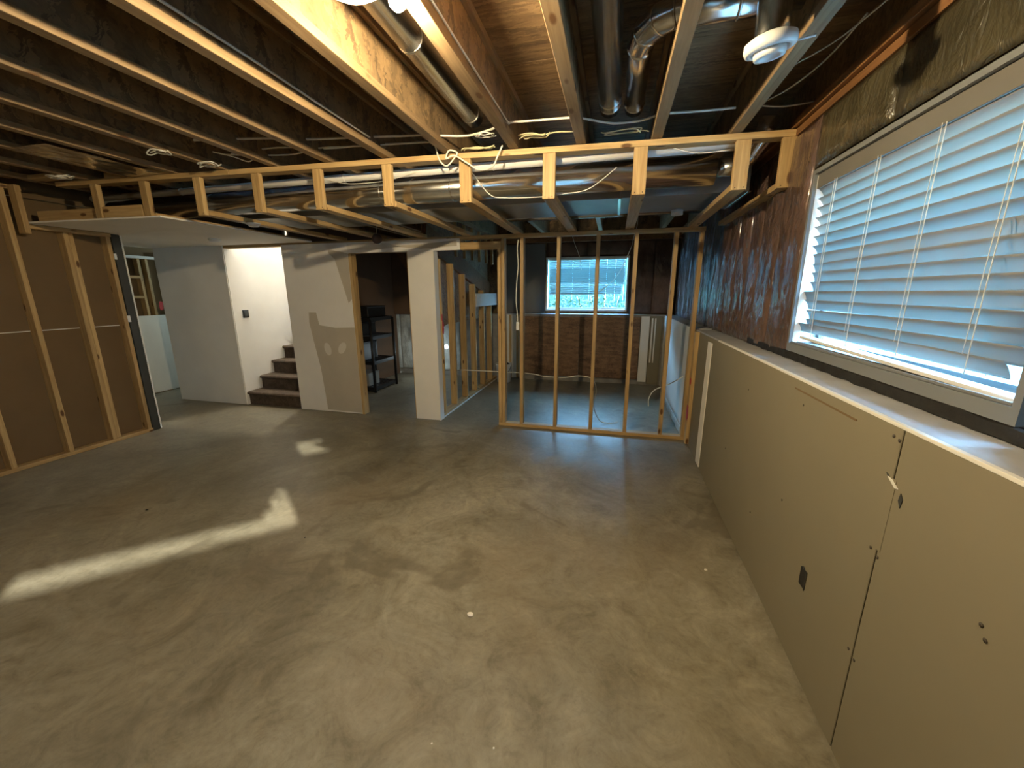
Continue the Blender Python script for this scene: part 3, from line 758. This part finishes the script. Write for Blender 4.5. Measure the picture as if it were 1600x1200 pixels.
# ================================================================== DUCTS AND PIPES
def round_duct(name, pts, r, label, n=0, seams=(), cat='duct', mat=METAL, flat_smooth=False):
    root = empty(name, pts[0], label=label, cat=cat)
    tube('pipe', pts, r, mat, root, seg=28, smooth=False)
    P = [Vector(p) for p in pts]
    for t in seams:
        i, f = int(t), t-int(t); c = P[i].lerp(P[i+1], f); d = (P[i+1]-P[i]).normalized()
        tube('seam_ring', [c-d*.006, c-d*.003, c+d*.003, c+d*.006], [r+.001, r+.004, r+.004, r+.001], mat, root, seg=28, smooth=False)
    return root
round_duct('round_duct', [(-4.85, 3.11, 2.365), (.60, 3.11, 2.365)], .094, 'long shiny round steel duct running through the bulkhead behind the ladder studs', seams=(.23, .45, .55, .66, .80))
o = round_duct('round_duct', [(.63, 3.14, 2.385), (.72, 3.15, 2.385), (.80, 3.12, 2.43), (.85, 3.05, 2.52), (.86, 3.0, 2.62)], .055, 'short steel elbow duct at the right end of the bulkhead', seams=(1.0, 2.2))
tr = empty('trunk_duct', (-2, 3.75, 2.3), label='wide rectangular sheet metal trunk duct above the bulkhead cross joists', cat='duct')
for x0, x1 in ((-4.8, -3.6), (-3.595, -2.4), (-2.395, -1.2), (-1.195, 0.0), (.005, .9)):
    board('duct_section', x0, x1, 3.40, 4.05, 2.285, 2.48, METALD, tr)
    board('seam_strip', x1-.012, x1+.012, 3.388, 4.06, 2.276, 2.284, METAL, tr)
round_duct('round_duct', [(-1.2, 4.26, 2.34), (.75, 4.26, 2.34)], .045, 'slim round steel duct directly above the open stud wall', seams=(.3, .7))
round_duct('plastic_pipe', [(-4.95, 3.0, 2.468), (.68, 3.0, 2.468)], .027, 'long white plastic pipe along the top of the bulkhead', seams=(.2, .5, .72), cat='pipe', mat=PVC)
# joist bay ducts
round_duct('round_duct', [(-.085, -1.5, 2.66), (-.085, 2.74, 2.66)], .062, 'straight shiny round duct in the joist bay above the ladder frame', seams=(.97, .985))
el = [(.05, 2.70, 2.66), (.05, 2.10, 2.66), (.052, 2.06, 2.66), (.068, 2.01, 2.66), (.10, 1.975, 2.66), (.145, 1.96, 2.66), (.46, 1.955, 2.66)]
round_duct('round_duct', [(.055, 2.78, 2.66), (.055, 2.13, 2.66), (.075, 2.05, 2.66), (.125, 1.985, 2.66), (.185, 1.96, 2.66), (.62, 1.95, 2.66)], .056, 'bent round duct with segmented elbow turning through the joist toward the air valve', seams=(.1, .97, 1.97, 2.97, 3.97, 4.5, 4.85))
round_duct('round_duct', [(-.93, -1.5, 2.67), (-.93, 2.70, 2.67)], .060, 'round duct in the joist bay left of the bright bulb', seams=(.8, .98))
pan = empty('metal_pan', (-3.7, 2.45, 2.5), label='crumpled sheet metal pan fixed under joists at the far left', cat='duct')
bm = bmesh.new(); g = []
for i in range(13):
    row = []
    for j in range(9):
        x = -3.86+.34*i/12; y = 1.95+.66*j/8
        row.append(bm.verts.new((x, y, 2.500+.007*noise.noise(Vector((x*12, y*9, 0))))))
    g.append(row)
for i in range(12):
    for j in range(8): bm.faces.new((g[i][j], g[i+1][j], g[i+1][j+1], g[i][j+1]))
o = obj('sheet', bm_mesh(bm, 'sheet'), METAL, pan); o.modifiers.new('t', 'SOLIDIFY').thickness = .002
# ---------------------------------------------------------------- air valve, detectors, lamps
av = empty('air_valve', (.47, 1.74, 2.40), label='round white ventilation valve hanging on a stub below the joists', cat='air vent')
tilt = (math.radians(7), math.radians(-7), 0)
lathe('ring', [(.045, .03), (.060, .028), (.078, .018), (.080, .0), (.076, -.012), (.060, -.016), (.056, -.006), (.054, .01), (.045, .012)], WPL, av, (.47, 1.74, 2.395), tilt)
lathe('disc', [(0, .004), (.048, .002), (.050, -.010), (.047, -.022), (.030, -.022), (.028, -.017), (0, -.017)], WPL, av, (.47, 1.74, 2.384), tilt)
lathe('stub_pipe', [(.052, .0), (.052, .20), (.050, .20), (.050, .0)], METAL, av, (.47, 1.74, 2.42), (0, 0, 0))
tube('lever', [(.545, 1.735, 2.40), (.60, 1.73, 2.405)], .004, WPL, av, smooth=False)
# bare bulb
lb = empty('bulb_holder', (-.715, 1.345, 2.5), label='bare glowing bulb in a white holder under the joist', cat='light bulb')
lathe('holder', [(0, .0), (.040, .0), (.038, -.008), (.022, -.014), (.0, -.014)], WPL, lb, (-.705, 1.335, 2.511), seg=24)
BULBM = emit('bulb_glow', (1.0, .79, .47), 5000)
lathe('bulb', [(0, .0), (.013, -.001), (.020, -.010), (.026, -.024), (.027, -.034), (.024, -.046), (.013, -.056), (0, -.059)], BULBM, lb, (-.705, 1.335, 2.498), seg=20)
# smoke detector on soffit
lathe('smoke_detector', [(0, 0), (.062, 0), (.064, -.012), (.052, -.030), (.03, -.036), (0, -.036)], WPL, None, (-4.51, 3.82, 2.19), label='small round white smoke detector on the hall soffit', cat='detector')
hb = empty('pendant_bulb', (-2.66, 4.22, 2.19), label='dark brown round lamp hanging unlit before the drywall top', cat='lamp')
lathe('globe', [(0, -.105), (.03, -.10), (.052, -.075), (.058, -.045), (.048, -.015), (.03, 0), (0, 0)], BROWNP, hb, (-2.655, 4.22, 2.225), seg=24)
tube('wire', [(-2.655, 4.22, 2.222), (-2.65, 4.22, 2.29), (-2.64, 4.24, 2.49)], .004, CABLE, hb)
lathe('junction_cover', [(0, 0), (.055, 0), (.055, -.01), (.035, -.03), (0, -.034)], WPL, None, (-3.20, 3.11, 2.194), label='small white domed cover under a bulkhead cross joist', cat='cover')
lathe('junction_cover', [(0, 0), (.05, 0), (.05, -.04), (0, -.04)], FOAM, None, (.50, 4.0, 2.284), label='small grey round fitting under the trunk duct near the right wall', cat='cover')

# ================================================================== CABLES
def cable(pts, label, r=.004, mat=CABLE, group=None, n=6):
    return tube('cable', pts, r, mat, None, seg=6, n=n, label=label, cat='cable', group=group)
c1 = [(-1.162, 2.681, 2.58), (-0.991, 2.726, 2.58), (-0.821, 2.673, 2.58), (-0.698, 2.60, 2.58), (-0.501, 2.609, 2.58), (-0.311, 2.622, 2.58), (-0.257, 2.636, 2.58), (-0.112, 2.74, 2.58), (-0.037, 2.76, 2.575), (0.093, 2.755, 2.575), (0.18, 2.723, 2.58), (0.248, 2.706, 2.58), (0.438, 2.721, 2.58), (0.602, 2.723, 2.58)]
cable(c1, 'thick white cable threaded crosswise through the joists above the ladder frame', .0065)
cable([(-1.297, 2.75, 2.80), (-1.291, 2.77, 2.74), (-1.264, 2.77, 2.649), (-1.236, 2.77, 2.541), (-1.212, 2.77, 2.463), (-1.161, 2.77, 2.424), (-1.098, 2.765, 2.471), (-1.079, 2.76, 2.497), (-1.134, 2.755, 2.513), (-1.155, 2.75, 2.463), (-1.098, 2.755, 2.479), (-1.016, 2.76, 2.433), (-0.926, 2.77, 2.383), (-0.835, 2.775, 2.4), (-0.799, 2.77, 2.456), (-0.767, 2.78, 2.52)], 'white cable looping down in front of the ladder top plate', .0055)
cable([(-1.08, 2.93, 2.46), (-1.049, 3.0, 2.42), (-0.928, 3.0, 2.28), (-0.807, 3.0, 2.25), (-0.546, 3.0, 2.242), (-0.387, 3.0, 2.252), (-0.21, 3.0, 2.275), (-.03, 2.98, 2.391)], 'thin cable hanging inside the bulkhead below the round duct', .0035)
cable([(.25, 2.96, 2.50), (0.325, 2.96, 2.47), (0.464, 2.96, 2.432), (0.648, 2.96, 2.436)], 'thin sagging cable below the white pipe at the right end of the bulkhead', .003)
cable([(-2.34, 2.97, 2.477), (-2.109, 2.97, 2.42), (-1.909, 2.97, 2.412), (-1.73, 2.97, 2.42), (-1.493, 2.97, 2.46)], 'thin cable draped across the left half of the bulkhead duct', .003)
cable([(-1.60, -.8, 2.60), (-1.60, 1.298, 2.581), (-1.60, 1.69, 2.579), (-1.60, 1.976, 2.573), (-1.60, 2.552, 2.564)], 'white cable running along the side of the third lit joist', .006)
cable([(-0.99, 1.22, 2.50), (-0.926, 1.30, 2.495), (-0.86, 1.35, 2.492), (-.76, 1.35, 2.50)], 'short white cable feeding the glowing bulb', .006)
cable([(-0.665, 1.0, 2.56), (-0.662, 1.529, 2.556), (-0.662, 1.9, 2.553), (-.662, 2.55, 2.556)], 'white cable stapled along the joist beside the bulb', .005)
cable([(-2.85, 2.38, 2.60), (-2.327, 2.482, 2.60), (-2.084, 2.55, 2.595), (-1.734, 2.62, 2.6), (-1.389, 2.68, 2.6), (-1.2, 2.7, 2.6)], 'white cable crossing the left joist bays nearer the bulb', .007)
cable([(-2.85, 2.66, 2.60), (-2.398, 2.64, 2.6), (-2.067, 2.72, 2.59), (-1.771, 2.76, 2.6), (-1.475, 2.80, 2.6), (-1.2, 2.82, 2.6)], 'white cable crossing the left joist bays just above the ladder frame', .006)
cable([(-2.85, 2.60, 2.575), (-2.398, 2.72, 2.575), (-2.067, 2.66, 2.575), (-1.771, 2.70, 2.575), (-1.2, 2.76, 2.575)], 'grey-white cable slack between two others in the left joist bays', .005)
cable([(-2.86, 2.52, 2.57), (-2.74, 2.56, 2.545), (-2.70, 2.66, 2.535), (-2.62, 2.64, 2.56)], 'small slack cable loop between two left joists', .005)
def coil(c, rx, ry, n, label, mat, r=.005, tail=None, tilt=.1):
    pts = []; n = max(2, n-1); rr = random.Random(label)
    for k in range(n*8+1):
        a = 2*PI*k/8; q = 1-.16*(k // 8)+rr.uniform(-.10, .10)
        pts.append((c[0]+rx*q*math.cos(a)+rr.uniform(-.006, .006), c[1]+ry*q*math.sin(a), c[2]+rr.uniform(-.012, .012)+tilt*ry*math.sin(a)))
    if tail: pts += tail
    return tube('cable_coil', pts, r*.75, mat, None, seg=6, n=3, label=label, cat='cable')
coil((-.56, 2.78, 2.56), .10, .035, 4, 'yellowish cable coil tucked between two joists above the ladder frame', YCABLE, .0055, [(-.42, 2.80, 2.575), (-.31, 2.82, 2.575)])
coil((-.95, 2.82, 2.535), .13, .025, 3, 'flat bundle of cables lying on the ladder top plate', YCABLE, .0055)
coil((-.86, 2.70, 2.56), .07, .05, 2, 'loose grey cable loop at the end of the bay duct', CABLE, .004)
coil((.0, 2.84, 2.55), .14, .03, 2, 'yellowish cable loop under the two bay ducts', YCABLE, .0045)
coil((-3.03, 2.27, 2.505), .075, .05, 3, 'white cable coil fixed under a left joist', CABLE, .006)
coil((-2.95, 2.55, 2.50), .09, .05, 3, 'white cable coil dangling over the ladder top plate', CABLE, .0055)
coil((-4.36, 2.46, 2.49), .10, .07, 5, 'white cable coil near the left wall plate', CABLE, .007)
cable([(0.70, 2.80, 2.60), (0.813, 2.619, 2.6), (0.887, 2.395, 2.62), (0.893, 2.1, 2.63)], 'thin grey cable in the dark bay beside the right wall', .004)
cable([(0.69, 2.76, 2.6), (0.844, 2.80, 2.59), (0.969, 2.82, 2.6), (1.03, 2.80, 2.6)], 'thin cable crossing to the right wall above the ladder end', .004)
cable([(0.70, 2.3, 2.56), (0.83, 2.1, 2.57), (0.93, 1.7, 2.6), (1.0, 1.2, 2.62)], 'thin cable running from the joist toward the near window', .003)
cable([(-1.035, 4.365, 2.13), (-1.045, 4.36, 2.028), (-1.035, 4.36, 1.861), (-1.05, 4.358, 1.693), (-1.058, 4.358, 1.486), (-1.045, 4.36, 1.345), (-1.040, 4.362, 1.262)], 'white cable running down the stud to a small box', .006)
cable([(-1.9, 4.70, .60), (-1.008, 4.6, 0.618), (-0.771, 4.6, 0.59), (-0.539, 4.6, 0.586), (-0.352, 4.6, 0.616), (-0.202, 4.6, 0.587), (-0.146, 4.62, 0.45), (-0.172, 4.66, 0.25), (-.10, 4.7, .06), (-.0, 4.75, .012), (.12, 4.8, .012)], 'white cable stretched behind the studs and drooping to the floor', .005)
cable([(0.466, 4.8, 0.241), (0.465, 4.8, 0.344), (0.516, 4.8, 0.442), (0.625, 4.8, 0.503), (0.706, 4.8, 0.545), (0.82, 4.82, 0.62)], 'white cable end sticking out of the right wall behind the studs', .006)
cable([(-0.60, 5.2, 2.815), (-0.575, 5.2, 2.5), (-0.556, 5.2, 2.322), (-0.52, 5.2, 2.185), (-0.451, 5.2, 2.017), (-.42, 5.2, 1.85)], 'thin wire hanging before the far window', .003)
cable([(.215, 5.2, 2.514), (0.221, 5.2, 2.364), (0.187, 5.2, 2.207), (0.152, 5.2, 2.062), (.0, 5.3, 1.75), (-.3, 5.6, 1.5)], 'longer thin wire swooping past the far window', .004)

# ================================================================== BOXES, TAPE, SMALL THINGS
sw = empty('wall_switch_box', (-5.07, 4.575, 1.24), label='square black switch box on the white stair wall', cat='switch box')
board('box', -5.07, -5.058, 4.53, 4.622, 1.237, 1.345, BLK, sw); board('face', -5.058, -5.054, 4.545, 4.607, 1.255, 1.327, CHAR, sw)
ob = empty('outlet_box', (.83, 1.66, .42), label='black rectangular outlet opening low in the long drywall', cat='outlet box')
board('box', .816, .836, 1.637, 1.682, .385, .465, BLK, ob); board('rim', .8145, .819, 1.632, 1.6365, .38, .47, CHAR, ob)
board('tab', .814, .820, 1.655, 1.668, .466, .474, CHAR, ob)
eb = empty('electrical_box', (-1.03, 4.36, 1.2), label='small white electrical box on the second open stud', cat='electrical box')
board('box', -1.055, -1.021, 4.345, 4.379, 1.16, 1.255, WPL, eb); board('lid', -1.053, -1.023, 4.342, 4.345, 1.165, 1.25, DRYB, eb)
def tape(name, loc, sz, label, cat='tape'):
    x, y, z = loc; bm = bmesh.new()
    n = 8; pts = []
    for i in range(n):
        a = 2*PI*i/n; pts.append((sz[0]*math.cos(a)*(1+.25*random.uniform(-1, 1)), sz[1]*math.sin(a)*(1+.25*random.uniform(-1, 1)), sz[2]*math.sin(a)*(1)))
    return pts
def red_patch(axis, c, w, h, label):
    bm = bmesh.new(); n = 10
    f = [Vector((w*math.copysign(abs(math.cos(2*PI*i/n+.3))**.6, math.cos(2*PI*i/n+.3))*random.uniform(.8, 1.1)/2, h*math.copysign(abs(math.sin(2*PI*i/n+.3))**.6, math.sin(2*PI*i/n+.3))*random.uniform(.8, 1.1)/2)) for i in range(n)]
    def P(p, d): return (d, p.x, p.y) if axis == 'X' else (p.x, d, p.y)
    a = [bm.verts.new(P(p, -.002)) for p in f]; b = [bm.verts.new(P(p, .002)) for p in f]
    bm.faces.new(a); bm.faces.new(b[::-1])
    for i in range(n): bm.faces.new((a[i], b[i], b[(i+1) % n], a[(i+1) % n]))
    bmesh.ops.recalc_face_normals(bm, faces=bm.faces)
    return obj('red_tape', bm_mesh(bm, 'red_tape'), RED, None, c, label=label, cat='tape')
red_patch('X', (.798, 4.245, .69), .07, .07, 'upper red tape scrap at the edge of the right wall panel')
red_patch('X', (.798, 4.25, .36), .09, .16, 'lower and taller red tape scrap near the stud wall base')
red_patch('X', (-2.056, 4.60, 1.15), .045, .16, 'red tape tag on the first stud of the passage')
red_patch('X', (-2.056, 4.58, 1.28), .03, .09, 'small red curl above the tag on the passage stud')
red_patch('X', (-7.095, 4.90, 1.38), .06, .14, 'red scrap in the open studs of the side room')
# plaster crumb
bm = bmesh.new(); bmesh.ops.create_icosphere(bm, subdivisions=2, radius=.014)
for v in bm.verts: v.co *= 1+.5*noise.noise(v.co*70); v.co.z *= .5
bmesh.ops.translate(bm, vec=(0, 0, .006), verts=bm.verts)
o = obj('plaster_crumb', bm_mesh(bm, 'crumb'), PEB, None, (-.616, 1.558, 0.001), label='small white plaster crumb lying alone on the bare floor', cat='debris')
o.scale = (1.15, .9, 1)
# bits of floor debris
for i, (x, y, s) in enumerate(((.09, .93, .005), (-.33, 1.02, .004), (-1.9, 1.9, .006), (-3.3, 1.9, .010), (-.55, .98, .004), (.60, 2.2, .010))):
    bm = bmesh.new(); bmesh.ops.create_icosphere(bm, subdivisions=1, radius=s)
    for v in bm.verts: v.co.z *= .5
    o = obj('floor_debris', bm_mesh(bm, 'debris'), BLK if i in (2, 3) else PEB, None, (x, y, s*.45), label='tiny crumb scattered on the concrete floor', cat='debris', group='tiny crumbs on the floor')
# torn drywall spot, screw dimples
tp = wr
def flap(pts, mat, name):
    bm = bmesh.new(); a = [bm.verts.new((0, p[0], p[1])) for p in pts]; b = [bm.verts.new((-.002, p[0], p[1])) for p in pts]
    bm.faces.new(a); bm.faces.new(b[::-1])
    for i in range(len(pts)): bm.faces.new((a[i], b[i], b[(i+1) % len(pts)], a[(i+1) % len(pts)]))
    bmesh.ops.recalc_face_normals(bm, faces=bm.faces)
    return obj(name, bm_mesh(bm, name), mat, tp, (.8195, 0, 0))
flap([(1.325, 1.045), (1.31, 1.036), (1.285, 1.022), (1.272, 1.026), (1.30, 1.042)], DRYB, 'paper_flap')
flap([(1.258, 1.02), (1.246, 1.006), (1.25, .978), (1.262, .996)], CHAR, 'gouge')
flap([(1.33, 1.052), (1.318, 1.047), (1.322, 1.042)], CHAR, 'gouge')
sc = [(1.335, 1.165), (1.325, .80), (1.29, .79), (1.32, .42), (1.285, .41), (.952, .866), (.935, .842), (1.90, 1.10), (1.95, .62), (2.3, .35), (1.31, 1.16), (2.6, 1.0), (2.9, .5)]
dm = wr
for y, z in sc:
    lathe('screw_hole', [(0, -.001), (.0055, -.001), (.004, .001), (0, .001)], NAVY, dm, (.8192, y, z), (0, PI/2, 0), seg=10)
board('pencil_mark', .8188, .8195, 1.52, 2.0, 1.150, 1.156, PAPER, dm)
# bottom gap shavings line
# ---------------------------------------------------------------- storage rack in the closet
rk = empty('storage_rack', (-4.0, 5.8, 0), label='black plastic storage rack with three tiers inside the closet doorway', cat='rack')
RX0, RX1, RY0, RY1 = -4.06, -3.66, 5.45, 6.10
for z in (.03, .45, .85, 1.14):
    bx = [(RX0, RX1, RY0, RY0+.03, z, z+.055), (RX0, RX1, RY1-.03, RY1, z, z+.055), (RX0, RX0+.03, RY0+.03, RY1-.03, z, z+.055), (RX1-.03, RX1, RY0+.03, RY1-.03, z, z+.055)]
    for k in range(6): bx.append((RX0+.05+k*.055, RX0+.085+k*.055, RY0+.03, RY1-.03, z+.035, z+.05))
    boxes('shelf', bx, BLK, rk)
for x in (RX0, RX1):
    for y in (RY0, RY1): tube('post', [(x, y, 0), (x, y, 1.17)], .022, BLK, rk, seg=12, smooth=False)
def carton(x0, x1, y0, y1, z0, z1, label, mat=BLK):
    c = empty('storage_box', ((x0+x1)/2, (y0+y1)/2, z0), label=label, cat='box')
    board('body', x0, x1, y0, y1, z0, z1-.02, mat, c, bev=.006); board('lid', x0-.006, x1+.006, y0-.006, y1+.006, z1-.02, z1, mat, c, bev=.004)
carton(-4.02, -3.72, 5.50, 6.0, 1.196, 1.37, 'dark storage box on the top tier of the rack')
carton(-4.03, -3.86, 5.48, 5.9, .505, .80, 'dark box on the middle tier of the rack')
carton(-4.03, -3.86, 5.48, 5.9, .906, 1.12, 'dark box under the top tier of the rack')
carton(-4.03, -3.80, 5.50, 5.8, .086, .30, 'clear glinting bin on the lowest tier of the rack', plain('clear_bin', (.30, .30, .28), .12))
pl = empty('pail', (-1.86, 6.72, 0), label='white plastic pail with dark contents at the end of the passage', cat='pail')
lathe('body', [(0, .003), (.12, .003), (.145, .32), (.150, .325), (.150, .335), (.138, .335), (.115, .02), (0, .02)], WPL, pl, (-1.86, 6.72, 0))
lathe('contents', [(0, .34), (.06, .36), (.10, .33), (.133, .31), (0, .30)], BLK, pl, (-1.86, 6.72, 0), seg=14)
tube('handle', [(-1.72, 6.70, .30), (-1.74, 6.60, .22), (-1.86, 6.56, .17), (-1.98, 6.60, .22), (-2.0, 6.70, .30)], .004, STEELN, pl)
# crumpled plastic along the base of the right wall beyond the studs
fp = batt('plastic_scrap', 'Y', .80, 4.55, 6.2, .004, .10, POLYW, None, .02, 8, 1, 40, 6, .02); tag(fp, 'crumpled clear plastic along the wall base behind the studs', 'plastic sheet')
